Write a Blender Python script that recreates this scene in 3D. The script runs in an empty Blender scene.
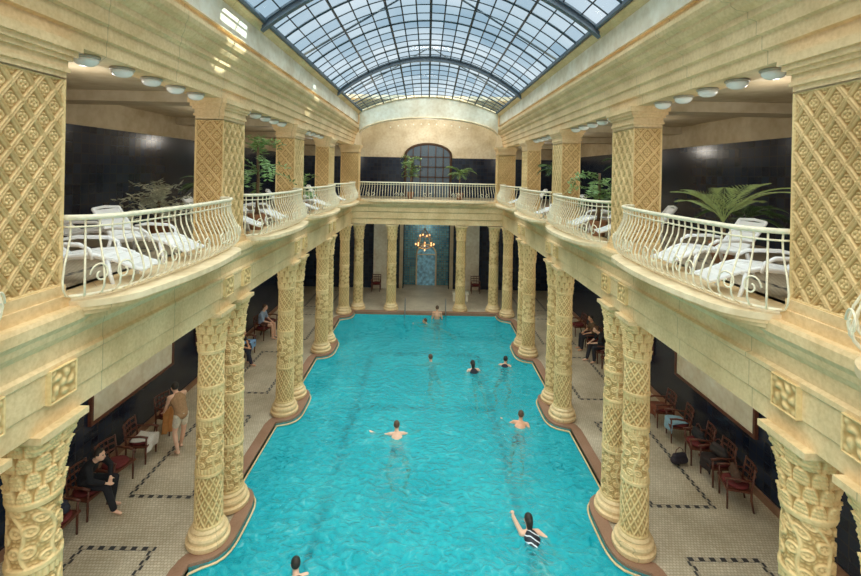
import bpy, bmesh, math, random
from mathutils import Vector, Matrix
random.seed(7)
S=bpy.context.scene
COL=S.collection
pi=math.pi
# ------------------------------------------------------------------ materials
def new_mat(name):
    m=bpy.data.materials.new(name); m.use_nodes=True
    nt=m.node_tree; b=nt.nodes['Principled BSDF']
    return m,nt,b
def N(nt,t,**k):
    n=nt.nodes.new(t)
    for a,v in k.items(): setattr(n,a,v)
    return n
def L(nt,a,b): nt.links.new(a,b)
def math_(nt,op,a,b=None,c=None):
    n=nt.nodes.new('ShaderNodeMath'); n.operation=op
    for i,x in enumerate((a,b,c)):
        if x is None: continue
        if isinstance(x,(int,float)): n.inputs[i].default_value=x
        else: nt.links.new(x,n.inputs[i])
    return n.outputs[0]
def ramp(nt,fac,stops):
    r=nt.nodes.new('ShaderNodeValToRGB'); e=r.color_ramp.elements
    while len(e)<len(stops): e.new(.5)
    for i,(p,c) in enumerate(stops):
        e[i].position=p; e[i].color=(*c,1)
    nt.links.new(fac,r.inputs[0]); return r.outputs[0]
def mixc(nt,fac,a,b,bt='MIX'):
    m=nt.nodes.new('ShaderNodeMixRGB'); m.blend_type=bt
    for i,x in enumerate((fac,a,b)):
        if isinstance(x,(int,float)): m.inputs[i].default_value=x
        elif isinstance(x,tuple): m.inputs[i].default_value=(*x,1)
        else: nt.links.new(x,m.inputs[i])
    return m.outputs[0]
def flat(name,c,rough=.5,metal=0,noise=.12,scale=14,emit=0):
    m,nt,b=new_mat(name)
    tc=N(nt,'ShaderNodeTexCoord'); no=N(nt,'ShaderNodeTexNoise'); no.inputs['Scale'].default_value=scale
    L(nt,tc.outputs['Object'],no.inputs['Vector'])
    d=tuple(x*(1-noise) for x in c); e=tuple(min(1,x*(1+noise)) for x in c)
    L(nt,ramp(nt,no.outputs['Fac'],[(.3,d),(.7,e)]),b.inputs['Base Color'])
    b.inputs['Roughness'].default_value=rough; b.inputs['Metallic'].default_value=metal
    if emit:
        b.inputs['Emission Color'].default_value=(*c,1); b.inputs['Emission Strength'].default_value=emit
    return m
def stone(name,c,relief=False,bump=.25,fine=22,blocks=False):
    m,nt,b=new_mat(name)
    g=N(nt,'ShaderNodeNewGeometry')
    n1=N(nt,'ShaderNodeTexNoise'); n1.inputs['Scale'].default_value=1.1; n1.inputs['Detail'].default_value=7; n1.inputs['Roughness'].default_value=.6
    n2=N(nt,'ShaderNodeTexNoise'); n2.inputs['Scale'].default_value=fine; n2.inputs['Detail'].default_value=4
    L(nt,g.outputs['Position'],n1.inputs['Vector']); L(nt,g.outputs['Position'],n2.inputs['Vector'])
    a=ramp(nt,n1.outputs['Fac'],[(.34,tuple(x*k for x,k in zip(c,(.82,.77,.68)))),(.62,tuple(min(1,x*1.05) for x in c))])
    bb=ramp(nt,n2.outputs['Fac'],[(.3,(.83,.78,.70)),(.62,(1,1,1))])
    col=mixc(nt,.75,a,bb,'MULTIPLY')
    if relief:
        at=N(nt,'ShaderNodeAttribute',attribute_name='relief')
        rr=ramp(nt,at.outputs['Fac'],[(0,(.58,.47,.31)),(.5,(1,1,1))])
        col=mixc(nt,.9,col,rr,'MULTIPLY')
    if blocks:
        sp=N(nt,'ShaderNodeSeparateXYZ'); L(nt,g.outputs['Position'],sp.inputs[0])
        md=math_(nt,'MODULO',math_(nt,'ADD',math_(nt,'ADD',sp.outputs['X'],sp.outputs['Y']),60),1.5)
        j=math_(nt,'LESS_THAN',md,.012)
        col=mixc(nt,math_(nt,'MULTIPLY',j,.45),col,(.25,.17,.09))
    L(nt,col,b.inputs['Base Color']); b.inputs['Roughness'].default_value=.62
    bp=N(nt,'ShaderNodeBump'); bp.inputs['Strength'].default_value=bump; bp.inputs['Distance'].default_value=.01
    L(nt,n2.outputs['Fac'],bp.inputs['Height']); L(nt,bp.outputs[0],b.inputs['Normal'])
    return m
CREAM=(.88,.655,.365)
m_stone=stone('stone_cream',CREAM,blocks=True)
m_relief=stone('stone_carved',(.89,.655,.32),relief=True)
m_plaster=stone('plaster_cream',(.90,.74,.49),bump=.1,fine=8)
m_pale=stone('plaster_pale',(.92,.84,.66),bump=.1,fine=8)
m_white=stone('plaster_white',(.97,.90,.75),bump=.05,fine=6)
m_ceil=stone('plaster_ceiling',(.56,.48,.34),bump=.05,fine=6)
m_rim=stone('rim_red_stone',(.34,.19,.12),bump=.2,fine=30)
m_rail=flat('painted_iron_cream',(.92,.82,.60),.4,.0)
m_plastic=flat('white_plastic',(.95,.95,.94),.35,0,.02)
m_iron=flat('dark_iron',(.035,.05,.065),.5,.3)
m_steel2=flat('blue_grey_steel',(.10,.13,.16),.5)
m_wood=flat('red_brown_wood',(.13,.04,.022),.35,0,.35,30)
m_cush=flat('dark_red_upholstery',(.16,.022,.022),.8)
m_leaf=flat('palm_green',(.16,.28,.08),.5,0,.4,20)
m_leaf2=flat('dark_foliage_green',(.09,.17,.06),.5,0,.4,20)
m_pot=flat('terracotta_pot',(.30,.14,.07),.7)
m_trunk=flat('palm_trunk',(.16,.10,.05),.9,0,.4,40)
m_glassl=flat('opal_lamp_glass',(.97,.96,.92),.2,0,.02)
m_ring=flat('cream_lamp_ring',(.45,.40,.32),.5)
m_brass=flat('brass',(.45,.26,.08),.35,.7)
m_bulb=flat('warm_bulb',(1,.52,.20),.3,0,.01,10,2.0)
m_dot=flat('small_bulb',(1,.95,.85),.3,0,.01,10,.3)
m_steel=flat('grey_metal',(.35,.35,.34),.35,.8)
def tiles(name,c1,c2,mortar,sx=.2,rough=.12,msize=.012):
    m,nt,b=new_mat(name)
    g=N(nt,'ShaderNodeNewGeometry'); sp=N(nt,'ShaderNodeSeparateXYZ'); cb=N(nt,'ShaderNodeCombineXYZ')
    L(nt,g.outputs['Position'],sp.inputs[0])
    s=math_(nt,'ADD',sp.outputs['X'],sp.outputs['Y'])
    L(nt,s,cb.inputs[0]); L(nt,sp.outputs['Z'],cb.inputs[1])
    br=N(nt,'ShaderNodeTexBrick'); br.offset=0
    br.inputs['Scale'].default_value=1; br.inputs['Brick Width'].default_value=sx; br.inputs['Row Height'].default_value=sx
    br.inputs['Mortar Size'].default_value=msize; br.inputs['Color1'].default_value=(*c1,1); br.inputs['Color2'].default_value=(*c2,1); br.inputs['Mortar'].default_value=(*mortar,1)
    L(nt,cb.outputs[0],br.inputs['Vector']); L(nt,br.outputs['Color'],b.inputs['Base Color'])
    b.inputs['Roughness'].default_value=rough
    return m
m_navy=tiles('navy_glazed_tiles',(.007,.013,.032),(.018,.030,.062),(.026,.03,.04),.22,.2)
m_turq=tiles('turquoise_mosaic',(.02,.18,.28),(.16,.42,.46),(.22,.18,.10),.14,.3,.012)
def floor_mat():
    m,nt,b=new_mat('floor_mosaic')
    g=N(nt,'ShaderNodeNewGeometry'); sp=N(nt,'ShaderNodeSeparateXYZ'); L(nt,g.outputs['Position'],sp.inputs[0])
    X=math_(nt,'ABSOLUTE',sp.outputs['X']); Y=sp.outputs['Y']
    no=N(nt,'ShaderNodeTexNoise'); no.inputs['Scale'].default_value=1.2; no.inputs['Detail'].default_value=5
    L(nt,g.outputs['Position'],no.inputs['Vector'])
    base=ramp(nt,no.outputs['Fac'],[(.3,(.52,.44,.31)),(.7,(.74,.65,.50))])
    br=N(nt,'ShaderNodeTexBrick'); br.inputs['Scale'].default_value=1; br.inputs['Brick Width'].default_value=.06; br.inputs['Row Height'].default_value=.06
    br.inputs['Mortar Size'].default_value=.006
    br.inputs['Color1'].default_value=(1,1,1,1); br.inputs['Color2'].default_value=(.80,.77,.72,1); br.inputs['Mortar'].default_value=(.55,.48,.38,1)
    L(nt,g.outputs['Position'],br.inputs['Vector'])
    base=mixc(nt,.8,base,br.outputs['Color'],'MULTIPLY')
    def line(v,c,w): return math_(nt,'LESS_THAN',math_(nt,'ABSOLUTE',math_(nt,'SUBTRACT',v,c)),w)
    ym=math_(nt,'ABSOLUTE',math_(nt,'SUBTRACT',math_(nt,'MODULO',math_(nt,'ADD',Y,45.0-8.9+2.25),4.5),2.25))
    inx=math_(nt,'MULTIPLY',math_(nt,'GREATER_THAN',X,4.85),math_(nt,'LESS_THAN',X,6.25))
    iny=math_(nt,'GREATER_THAN',ym,.62)
    lx=math_(nt,'MULTIPLY',math_(nt,'ADD',line(X,4.9,.05),line(X,6.2,.05)),iny)
    ly=math_(nt,'MULTIPLY',line(ym,.66,.05),inx)
    lines=math_(nt,'MINIMUM',math_(nt,'ADD',lx,ly),1)
    ck=N(nt,'ShaderNodeTexChecker'); ck.inputs['Scale'].default_value=10
    ad=N(nt,'ShaderNodeVectorMath'); ad.inputs[1].default_value=(.001,.0,.03); L(nt,g.outputs['Position'],ad.inputs[0]); L(nt,ad.outputs[0],ck.inputs['Vector'])
    msk=math_(nt,'MULTIPLY',lines,math_(nt,'ADD',math_(nt,'MULTIPLY',ck.outputs['Fac'],.75),.22))
    L(nt,mixc(nt,msk,base,(.03,.03,.035)),b.inputs['Base Color']); b.inputs['Roughness'].default_value=.38
    return m
m_floor=floor_mat()
def pool_mat():
    m,nt,b=new_mat('pool_basin_tiles')
    g=N(nt,'ShaderNodeNewGeometry')
    no=N(nt,'ShaderNodeTexNoise'); no.inputs['Scale'].default_value=2.4; no.inputs['Detail'].default_value=3
    L(nt,g.outputs['Position'],no.inputs['Vector'])
    sb=N(nt,'ShaderNodeVectorMath',operation='SUBTRACT'); L(nt,no.outputs['Color'],sb.inputs[0]); sb.inputs[1].default_value=(.5,.5,.5)
    sc=N(nt,'ShaderNodeVectorMath',operation='SCALE'); L(nt,sb.outputs[0],sc.inputs[0]); sc.inputs['Scale'].default_value=.55
    ad=N(nt,'ShaderNodeVectorMath',operation='ADD'); L(nt,g.outputs['Position'],ad.inputs[0]); L(nt,sc.outputs[0],ad.inputs[1])
    sp=N(nt,'ShaderNodeSeparateXYZ'); L(nt,ad.outputs[0],sp.inputs[0])
    X=math_(nt,'ABSOLUTE',sp.outputs['X']); Y=sp.outputs['Y']
    def line(v,c,w):
        d=math_(nt,'ABSOLUTE',math_(nt,'SUBTRACT',v,c)); return math_(nt,'MAXIMUM',math_(nt,'SUBTRACT',1,math_(nt,'DIVIDE',d,w)),0)
    inx=math_(nt,'LESS_THAN',X,2.5); iny=math_(nt,'LESS_THAN',Y,20.6)
    l=math_(nt,'ADD',math_(nt,'MULTIPLY',line(X,2.4,.17),iny),math_(nt,'MULTIPLY',math_(nt,'ADD',line(Y,20.5,.26),line(Y,15.8,.22)),inx))
    l=math_(nt,'MINIMUM',math_(nt,'MULTIPLY',l,1.6),1)
    n3=N(nt,'ShaderNodeTexNoise'); n3.inputs['Scale'].default_value=2.3; L(nt,g.outputs['Position'],n3.inputs['Vector'])
    l=math_(nt,'MULTIPLY',l,ramp(nt,n3.outputs['Fac'],[(.36,(.35,.35,.35)),(.52,(.95,.95,.95))]))
    L(nt,mixc(nt,l,(.06,.70,.76),(.0,.01,.09)),b.inputs['Base Color'])
    return m
m_pool=pool_mat()
def water_mat():
    m,nt,b=new_mat('pool_water'); nt.nodes.remove(b)
    out=[n for n in nt.nodes if n.type=='OUTPUT_MATERIAL'][0]
    g=N(nt,'ShaderNodeNewGeometry')
    n1=N(nt,'ShaderNodeTexNoise'); n1.inputs['Scale'].default_value=5.0; n1.inputs['Detail'].default_value=6; n1.inputs['Roughness'].default_value=.6; n1.inputs['Distortion'].default_value=1.4
    n2=N(nt,'ShaderNodeTexNoise'); n2.inputs['Scale'].default_value=.55; n2.inputs['Detail'].default_value=3
    L(nt,g.outputs['Position'],n1.inputs['Vector']); L(nt,g.outputs['Position'],n2.inputs['Vector'])
    bp=N(nt,'ShaderNodeBump'); bp.inputs['Strength'].default_value=.8; bp.inputs['Distance'].default_value=.10
    L(nt,n1.outputs['Fac'],bp.inputs['Height'])
    c=ramp(nt,n1.outputs['Fac'],[(.32,(.0,.36,.45)),(.49,(.02,.58,.65)),(.60,(.08,.74,.79)),(.70,(.45,.95,.95))])  # palest stops paint ripple highlights into the water colour
    c=mixc(nt,.35,c,ramp(nt,n2.outputs['Fac'],[(.38,(.0,.42,.50)),(.62,(.08,.74,.78))]))
    df=N(nt,'ShaderNodeBsdfDiffuse'); L(nt,c,df.inputs[0])
    tr=N(nt,'ShaderNodeBsdfTransparent'); tr.inputs[0].default_value=(.50,.94,.98,1)
    mx=N(nt,'ShaderNodeMixShader'); mx.inputs[0].default_value=.47; L(nt,tr.outputs[0],mx.inputs[1]); L(nt,df.outputs[0],mx.inputs[2])
    gl=N(nt,'ShaderNodeBsdfGlossy'); gl.inputs['Roughness'].default_value=.05; L(nt,bp.outputs[0],gl.inputs['Normal'])
    fr=N(nt,'ShaderNodeFresnel'); fr.inputs[0].default_value=1.33; L(nt,bp.outputs[0],fr.inputs['Normal'])
    m2=N(nt,'ShaderNodeMixShader'); L(nt,fr.outputs[0],m2.inputs[0]); L(nt,mx.outputs[0],m2.inputs[1]); L(nt,gl.outputs[0],m2.inputs[2])
    L(nt,m2.outputs[0],out.inputs[0]); return m
m_water=water_mat()
def glass_mat():
    m,nt,b=new_mat('roof_glass'); nt.nodes.remove(b)
    out=[n for n in nt.nodes if n.type=='OUTPUT_MATERIAL'][0]
    g=N(nt,'ShaderNodeNewGeometry'); n1=N(nt,'ShaderNodeTexNoise'); n1.inputs['Scale'].default_value=.30; n1.inputs['Detail'].default_value=1
    L(nt,g.outputs['Position'],n1.inputs['Vector'])
    sp=N(nt,'ShaderNodeSeparateXYZ'); L(nt,g.outputs['Position'],sp.inputs[0])
    cb=N(nt,'ShaderNodeCombineXYZ')
    L(nt,math_(nt,'FLOOR',math_(nt,'MULTIPLY',sp.outputs['X'],18/6.9)),cb.inputs[0]); L(nt,math_(nt,'FLOOR',math_(nt,'DIVIDE',math_(nt,'ADD',sp.outputs['Y'],2.0),.62)),cb.inputs[1])
    wn=N(nt,'ShaderNodeTexWhiteNoise'); L(nt,cb.outputs[0],wn.inputs['Vector'])
    tr=N(nt,'ShaderNodeBsdfTransparent')
    c=ramp(nt,n1.outputs['Fac'],[(.34,(.58,.72,.80)),(.66,(.90,.97,1))])
    c=mixc(nt,1.0,c,ramp(nt,wn.outputs['Value'],[(0,(.66,.74,.80)),(.8,(1,1,1))]),'MULTIPLY')
    L(nt,c,tr.inputs[0])
    gl=N(nt,'ShaderNodeBsdfGlossy'); gl.inputs['Roughness'].default_value=.1
    mx=N(nt,'ShaderNodeMixShader'); mx.inputs[0].default_value=.04
    L(nt,tr.outputs[0],mx.inputs[1]); L(nt,gl.outputs[0],mx.inputs[2]); L(nt,mx.outputs[0],out.inputs[0]); return m
m_glass=glass_mat()
# ------------------------------------------------------------------ geometry helper
bm=bmesh.new(); bmesh.ops.create_icosphere(bm,subdivisions=2,radius=1)
ICO_V=[v.co.copy() for v in bm.verts]; ICO_F=[[v.index for v in f.verts] for f in bm.faces]; bm.free()
class G:
    def __init__(s): s.v=[]; s.f=[]; s.r=None
    def add(s,v,f):
        o=len(s.v); s.v+= [Vector(p) for p in v]; s.f+=[[i+o for i in q] for q in f]
    def box(s,x0,x1,y0,y1,z0,z1):
        s.add([(x0,y0,z0),(x1,y0,z0),(x1,y1,z0),(x0,y1,z0),(x0,y0,z1),(x1,y0,z1),(x1,y1,z1),(x0,y1,z1)],
              [(0,3,2,1),(4,5,6,7),(0,1,5,4),(1,2,6,5),(2,3,7,6),(3,0,4,7)]); return s
    def lathe(s,pr,seg=24,c=(0,0,0)):
        v=[];f=[]
        for r,z in pr:
            for i in range(seg):
                a=2*pi*i/seg; v.append((c[0]+r*math.cos(a),c[1]+r*math.sin(a),c[2]+z))
        for j in range(len(pr)-1):
            for i in range(seg):
                k=(i+1)%seg; f.append((j*seg+i,j*seg+k,(j+1)*seg+k,(j+1)*seg+i))
        f.append(tuple(range(seg))[::-1]); f.append(tuple((len(pr)-1)*seg+i for i in range(seg)))
        s.add(v,f); return s
    def tube(s,pts,r,seg=8,closed=False):
        pts=[Vector(p) for p in pts]; n=len(pts); v=[];f=[]
        up=Vector((0,0,1)); last=None
        for i,p in enumerate(pts):
            if closed: d=pts[(i+1)%n]-pts[i-1]
            else: d=pts[min(i+1,n-1)]-pts[max(i-1,0)]
            d.normalize()
            if last is None:
                a=d.cross(up)
                if a.length<.1: a=d.cross(Vector((1,0,0)))
            else: a=last-d*last.dot(d)
            a.normalize(); last=a; b=d.cross(a)
            rr=r[i] if isinstance(r,(list,tuple)) else r
            for k in range(seg):
                t=2*pi*k/seg; v.append(p+(a*math.cos(t)+b*math.sin(t))*rr)
        m=n if closed else n-1
        for i in range(m):
            j=(i+1)%n
            for k in range(seg):
                l=(k+1)%seg; f.append((i*seg+k,i*seg+l,j*seg+l,j*seg+k))
        if not closed:
            f.append(tuple(range(seg))[::-1]); f.append(tuple((n-1)*seg+i for i in range(seg)))
        s.add(v,f); return s
    def prism(s,pr,y0,y1,axis='y'):
        n=len(pr); v=[]
        for y in (y0,y1):
            for a,z in pr: v.append((a,y,z) if axis=='y' else (y,a,z))
        f=[(i,(i+1)%n,n+(i+1)%n,n+i) for i in range(n)]+[tuple(range(n))[::-1],tuple(range(n,2*n))]
        s.add(v,f); return s
    def poly(s,pr,z0,z1):
        n=len(pr); v=[(a,b,z0) for a,b in pr]+[(a,b,z1) for a,b in pr]
        f=[(i,(i+1)%n,n+(i+1)%n,n+i) for i in range(n)]+[tuple(range(n))[::-1],tuple(range(n,2*n))]
        s.add(v,f); return s
    def ell(s,c,rx,ry=None,rz=None):
        ry=rx if ry is None else ry; rz=rx if rz is None else rz; c=Vector(c)
        s.add([c+Vector((p.x*rx,p.y*ry,p.z*rz)) for p in ICO_V],ICO_F); return s
    def chain(s,p0,p1,r0,r1,sx=1.0):
        p0=Vector(p0);p1=Vector(p1); d=(p1-p0).length; n=max(1,int(d/(min(r0,r1)*.45))+1)
        for i in range(n+1):
            t=i/n; r=r0+(r1-r0)*t; s.ell(p0.lerp(p1,t),r*sx,r,r)
        return s
    def to(s,name,mat,parent=None,org=(0,0,0),smooth=False,fix=True):
        org=Vector(org)
        me=bpy.data.meshes.new(name); me.from_pydata([p-org for p in s.v],[],s.f)
        if fix:
            b=bmesh.new(); b.from_mesh(me); bmesh.ops.recalc_face_normals(b,faces=b.faces); b.to_mesh(me); b.free()
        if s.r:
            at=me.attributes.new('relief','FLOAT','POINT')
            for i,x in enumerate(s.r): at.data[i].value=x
        if smooth:
            for p in me.polygons: p.use_smooth=True
            if smooth=='auto':
                try: me.set_sharp_from_angle(angle=math.radians(38))
                except Exception: pass
        me.materials.append(mat)
        o=bpy.data.objects.new(name,me); COL.objects.link(o)
        if parent is not None:
            o.parent=parent; o.location=org-Vector(parent.location) if parent.get('_w') else org
        else: o.location=org
        return o
def thing(name,label,cat,loc=(0,0,0),rz=0,group=None,world=False):
    e=bpy.data.objects.new(name,None); e.empty_display_size=.2; COL.objects.link(e)
    e.location=loc; e.rotation_euler=(0,0,rz); e['label']=label; e['category']=cat
    if group: e['group']=group
    if world: e['_w']=1
    return e
ALLCH={}
def dup(root,loc,rz=None,label=None,scale=None):
    def cp(o,par):
        c=o.copy(); COL.objects.link(c)
        if par is not None: c.parent=par
        for ch in ALLCH.get(o.name,[]): cp(ch,c)
        return c
    c=cp(root,None); c.location=loc
    if rz is not None: c.rotation_euler=(0,0,rz)
    if label: c['label']=label
    if scale: c.scale=scale
    return c
def index(root):
    for o in COL.objects:
        if o.parent is not None:
            ALLCH.setdefault(o.parent.name,[])
            if o not in ALLCH[o.parent.name]: ALLCH[o.parent.name].append(o)
def struct(o,label=None,cat=None):
    o['kind']='structure'
    if label: o['label']=label
    if cat: o['category']=cat
    return o
# ------------------------------------------------------------------ dimensions
WX=7.4; SOF=4.35; DECK=5.5; ENT=8.3; SPR=10.0; YF=22.3; YB=27.0; YN=-2.0
PAIRS=[4.2,8.92,13.42,17.85]
CX=4.0
def edge(y):
    x=4.07
    for c in PAIRS+[-.4,22.35]:
        d=abs(y-c); h=.98
        if d<h:
            t=d/h; x=min(x,4.07-.56*(max(0,1-t**4))**.5)
    return x
ys=[]; y=YN
while y<YF: ys.append(y); y+=.06
ys.append(YF)
g=G()
for s in (-1,1):
    for a,b in zip(ys[:-1],ys[1:]):
        xa,xb=s*(edge(a)+.04),s*(edge(b)+.04)
        g.add([(xa,a,0),(s*WX,a,0),(s*WX,b,0),(xb,b,0),(xa,a,-.12),(xb,b,-.12)],[(0,1,2,3),(0,3,5,4)])
g.box(-WX,WX,YF+.02,YB,-.12,0)
struct(g.to('floor',m_floor,fix=False),'cream mosaic floor with dotted dark border lines','floor')
# swimming pool
pool=thing('swimming_pool','long turquoise swimming pool with scalloped red stone rim','pool',(0,10,0),world=True)
out=[(edge(y),y) for y in ys]
g=G()
n=len(out)
for s in (-1,1):
    for (xa,a),(xb,b) in zip(out[:-1],out[1:]):
        g.add([(s*xa,a,-.02),(s*xb,b,-.02),(s*xb,b,-1.3),(s*xa,a,-1.3)],[(0,1,2,3)])
g.add([(-4.07,YF,-.02),(4.07,YF,-.02),(4.07,YF,-1.3),(-4.07,YF,-1.3)],[(0,1,2,3)])
g.add([(-4.3,YN,-1.3),(4.3,YN,-1.3),(4.3,YF+.1,-1.3),(-4.3,YF+.1,-1.3)],[(0,1,2,3)])
g.to('basin',m_pool,pool,(0,10,0),fix=False)
g=G()
for (xa,a),(xb,b) in zip(out[:-1],out[1:]):
    g.add([(-xa,a,-.13),(xa,a,-.13),(xb,b,-.13),(-xb,b,-.13)],[(0,1,2,3)])
g.to('water',m_water,pool,(0,10,0),fix=False)
g=G()
for s in (-1,1):
    outer=[]
    for i,(x,yy) in enumerate(out):
        p=out[max(0,i-2)]; q=out[min(n-1,i+2)]
        t=Vector((q[0]-p[0],q[1]-p[1])).normalized(); nn=Vector((t.y,-t.x))
        outer.append((max(x+nn.x*.26,x+.05),yy+nn.y*.26))
    for i in range(n-1):
        (a0,b0),(a1,b1)=out[i],out[i+1]; (c0,d0),(c1,d1)=outer[i],outer[i+1]
        g.add([(s*a0,b0,.035),(s*a1,b1,.035),(s*c1,d1,.035),(s*c0,d0,.035),(s*a0,b0,-.1),(s*a1,b1,-.1),(s*c0,d0,0),(s*c1,d1,0)],
              [(0,1,2,3),(0,4,5,1),(3,2,7,6)])
g.box(-4.07,4.07,YF-.01,YF+.26,-.1,.036)
g.to('rim',m_rim,pool,(0,10,0),fix=False)
g=G()
for s in (-1,1):
    pts=[(s*(x-.03),yy,-.085) for x,yy in out[::2]]
    g.tube(pts,.022,6)
g.to('overflow_gutter',m_stone,pool,(0,10,0),smooth=True)
# ------------------------------------------------------------------ walls
for s,nm in ((-1,'left'),(1,'right')):
    struct(G().box(min(s*WX,s*(WX+.3)),max(s*WX,s*(WX+.3)),YN,YB+.3,-.1,SOF+.4).to('wall_'+nm,m_navy),'dark navy glazed tile wall','wall')
    struct(G().box(min(s*WX,s*(WX+.3)),max(s*WX,s*(WX+.3)),YN,YB+.3,DECK-.2,7.85).to('wall_'+nm,m_navy),'dark navy glazed gallery wall','wall')
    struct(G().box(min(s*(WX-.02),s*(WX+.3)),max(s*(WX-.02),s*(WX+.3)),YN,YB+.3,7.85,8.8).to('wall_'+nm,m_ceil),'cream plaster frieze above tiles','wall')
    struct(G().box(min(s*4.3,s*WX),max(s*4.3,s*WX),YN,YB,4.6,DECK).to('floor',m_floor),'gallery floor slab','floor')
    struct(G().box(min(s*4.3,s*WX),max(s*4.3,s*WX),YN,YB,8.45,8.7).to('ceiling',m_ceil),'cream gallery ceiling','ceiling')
    g=G()
    for c in [-.4]+PAIRS+[22.5]:
        g.box(min(s*4.4,s*(WX-.03)),max(s*4.4,s*(WX-.03)),c-.3,c+.3,8.25,8.45)
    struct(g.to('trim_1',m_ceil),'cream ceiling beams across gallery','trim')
    pr=[(3.80,SOF),(3.80,4.58),(3.775,4.60),(3.775,4.90),(3.75,4.92),(3.75,4.97),(3.79,5.0),(3.79,5.16),(3.765,5.19),(3.73,5.24),(3.72,5.3),(3.68,5.36),(3.68,5.46),(3.70,5.5),(4.4,5.5),(4.4,SOF)]
    struct(G().prism([(s*a,z) for a,z in pr],YN,22.9).to('trim_2',m_stone),'cream stone moulded gallery beam','trim')
    pr=[(3.86,ENT),(3.86,8.46),(3.82,8.48),(3.82,8.64),(3.78,8.66),(3.78,8.82),(3.75,8.85),(3.72,8.87),(3.72,8.95),(3.64,9.0),(3.60,9.06),(3.60,9.1),(3.53,9.14),(3.5,9.2),(3.5,9.27),(3.64,9.30),(3.64,9.4),(3.60,9.44),(3.60,9.86),(3.50,9.92),(3.42,9.95),(3.42,10.02),(4.7,10.02),(4.7,8.46),(4.3,8.46),(4.3,ENT)]
    struct(G().prism([(s*a,z) for a,z in pr],YN,23.3).to('trim_3',m_stone),'cream stone entablature with stepped mouldings','trim')
    struct(G().box(min(s*3.57,s*3.62),max(s*3.57,s*3.62),YN,22.7,9.42,9.87).to('trim_4',m_white),'smooth white plaster band under the roof','trim')
    struct(G().box(min(s*(WX-.04),s*WX),max(s*(WX-.04),s*WX),YN,YB,0,.18).to('baseboard_'+nm,m_rim),'red stone baseboard','baseboard')
def wall(x0,x1,y0,y1,z0,z1,mat,nm,lab): return struct(G().box(x0,x1,y0,y1,z0,z1).to(nm,mat),lab,'wall')
wall(-WX,-1.35,YB,YB+.3,0,4.7,m_navy,'wall_far','dark navy tile wall behind far colonnade')
wall(1.35,WX,YB,YB+.3,0,4.7,m_navy,'wall_far','dark navy tile wall behind far colonnade')
wall(-1.35,1.35,YB+.9,YB+1.1,0,4.7,m_turq,'wall_far','turquoise mosaic niche wall')
wall(-1.45,-1.35,YB+.3,YB+1.1,0,4.7,m_navy,'wall_far','niche side wall')
wall(1.35,1.45,YB+.3,YB+1.1,0,4.7,m_navy,'wall_far','niche side wall')
struct(G().box(-1.45,1.45,YB,YB+1.1,-.12,.0).to('floor',m_floor),'niche floor','floor')
struct(G().box(-4.3,4.3,22.9,YB+1.1,4.6,DECK).to('floor',m_floor),'far gallery floor slab','floor')
ap=[(.60,0.0)]+[(.60*math.cos(pi*i/16),1.9+.60*math.sin(pi*i/16)) for i in range(17)]+[(-.60,0.0)]
struct(G().prism(ap,YB+.84,YB+.9).to('door_1',flat('pale_blue_door_glow',(.20,.40,.50),.2,0,.7,5,.12)),'pale blue arched door in mosaic niche','door')  # weak emission puts the doorway's pale blue light into the door colour
g=G(); g.tube([(a,YB+.83,z) for a,z in ap],.05,8)
g.box(-.60,.60,YB+.80,YB+.84,1.87,1.93)
struct(g.to('trim_11',m_plaster),'cream arched door frame in mosaic niche','trim')
pr=[(22.52,SOF),(22.52,4.62),(22.47,4.65),(22.47,4.95),(22.43,5.0),(22.43,5.2),(22.36,5.28),(22.3,5.36),(22.3,5.5),(23.2,5.5),(23.2,SOF)]
struct(G().prism(pr,-3.8,3.8,axis='x').to('trim_5',m_stone),'cream stone beam over far colonnade','trim')
for sx in (-1,1):
    for x0,x1,mm in ((1.4,1.6,m_ceil),(2.35,3.15,m_white)):
        struct(G().box(min(sx*x0,sx*x1),max(sx*x0,sx*x1),YB-.15,YB,0,4.6).to('trim_6',mm),'pale pilaster panel on far wall','trim')
wall(-WX,WX,YB,YB+.3,DECK,7.85,m_navy,'wall_far','dark navy tile wall of far gallery')
wall(-WX,WX,YB-.01,YB+.3,7.85,11.4,m_pale,'wall_far','pale upper wall of far gallery')
struct(G().box(-4.6,4.6,22.95,YB,10.7,10.9).to('ceiling',m_pale),'far gallery ceiling','ceiling')
for s in (-1,1): wall(min(s*4.0,s*4.2),max(s*4.0,s*4.2),23.3,YB,8.45,10.9,m_pale,'wall_far','side wall over far gallery')
def crown(y): return 4.36 if y<17 else 4.36-(y-17)/5.7*.56
def vz(x,y):
    h=crown(y)-3.0
    return SPR+h*(1-(x/3.45)**2)
g=G(); nseg=40; top=[];bot=[]
for i in range(nseg+1):
    x=-3.5+7*i/nseg; xx=max(-3.45,min(3.45,x))
    top.append((x,vz(xx,22.7)+.02)); bot.append((x,8.80+.90*math.sqrt(max(0,1-(x/3.52)**2))))
v=[];f=[]
for (x,zt),(x2,zb) in zip(top,bot): v+=[(x,22.68,zt),(x,22.68,zb),(x,23.0,zt),(x,23.0,zb)]
for i in range(nseg):
    a=i*4;b=a+4
    f+=[(a,a+1,b+1,b),(a+2,b+2,b+3,a+3),(a,b,b+2,a+2),(a+1,a+3,b+3,b+1)]
f+=[(0,2,3,1),(nseg*4,nseg*4+1,nseg*4+3,nseg*4+2)]
g.add(v,f)
struct(g.to('wall_far',m_white),'white plaster segmental arch closing the glass vault','wall')
g=G()
g.tube([(x,22.66,z+.03) for x,z in bot],.04,8); g.tube([(x,22.66,z-.03) for x,z in top],.04,8)
struct(g.to('trim_7',m_plaster,smooth=True),'cream arch moulding','trim')
def archpts(hw,zs,n=14): return [(hw*math.cos(pi*i/n),zs+hw*.5*math.sin(pi*i/n)) for i in range(n+1)]
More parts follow.
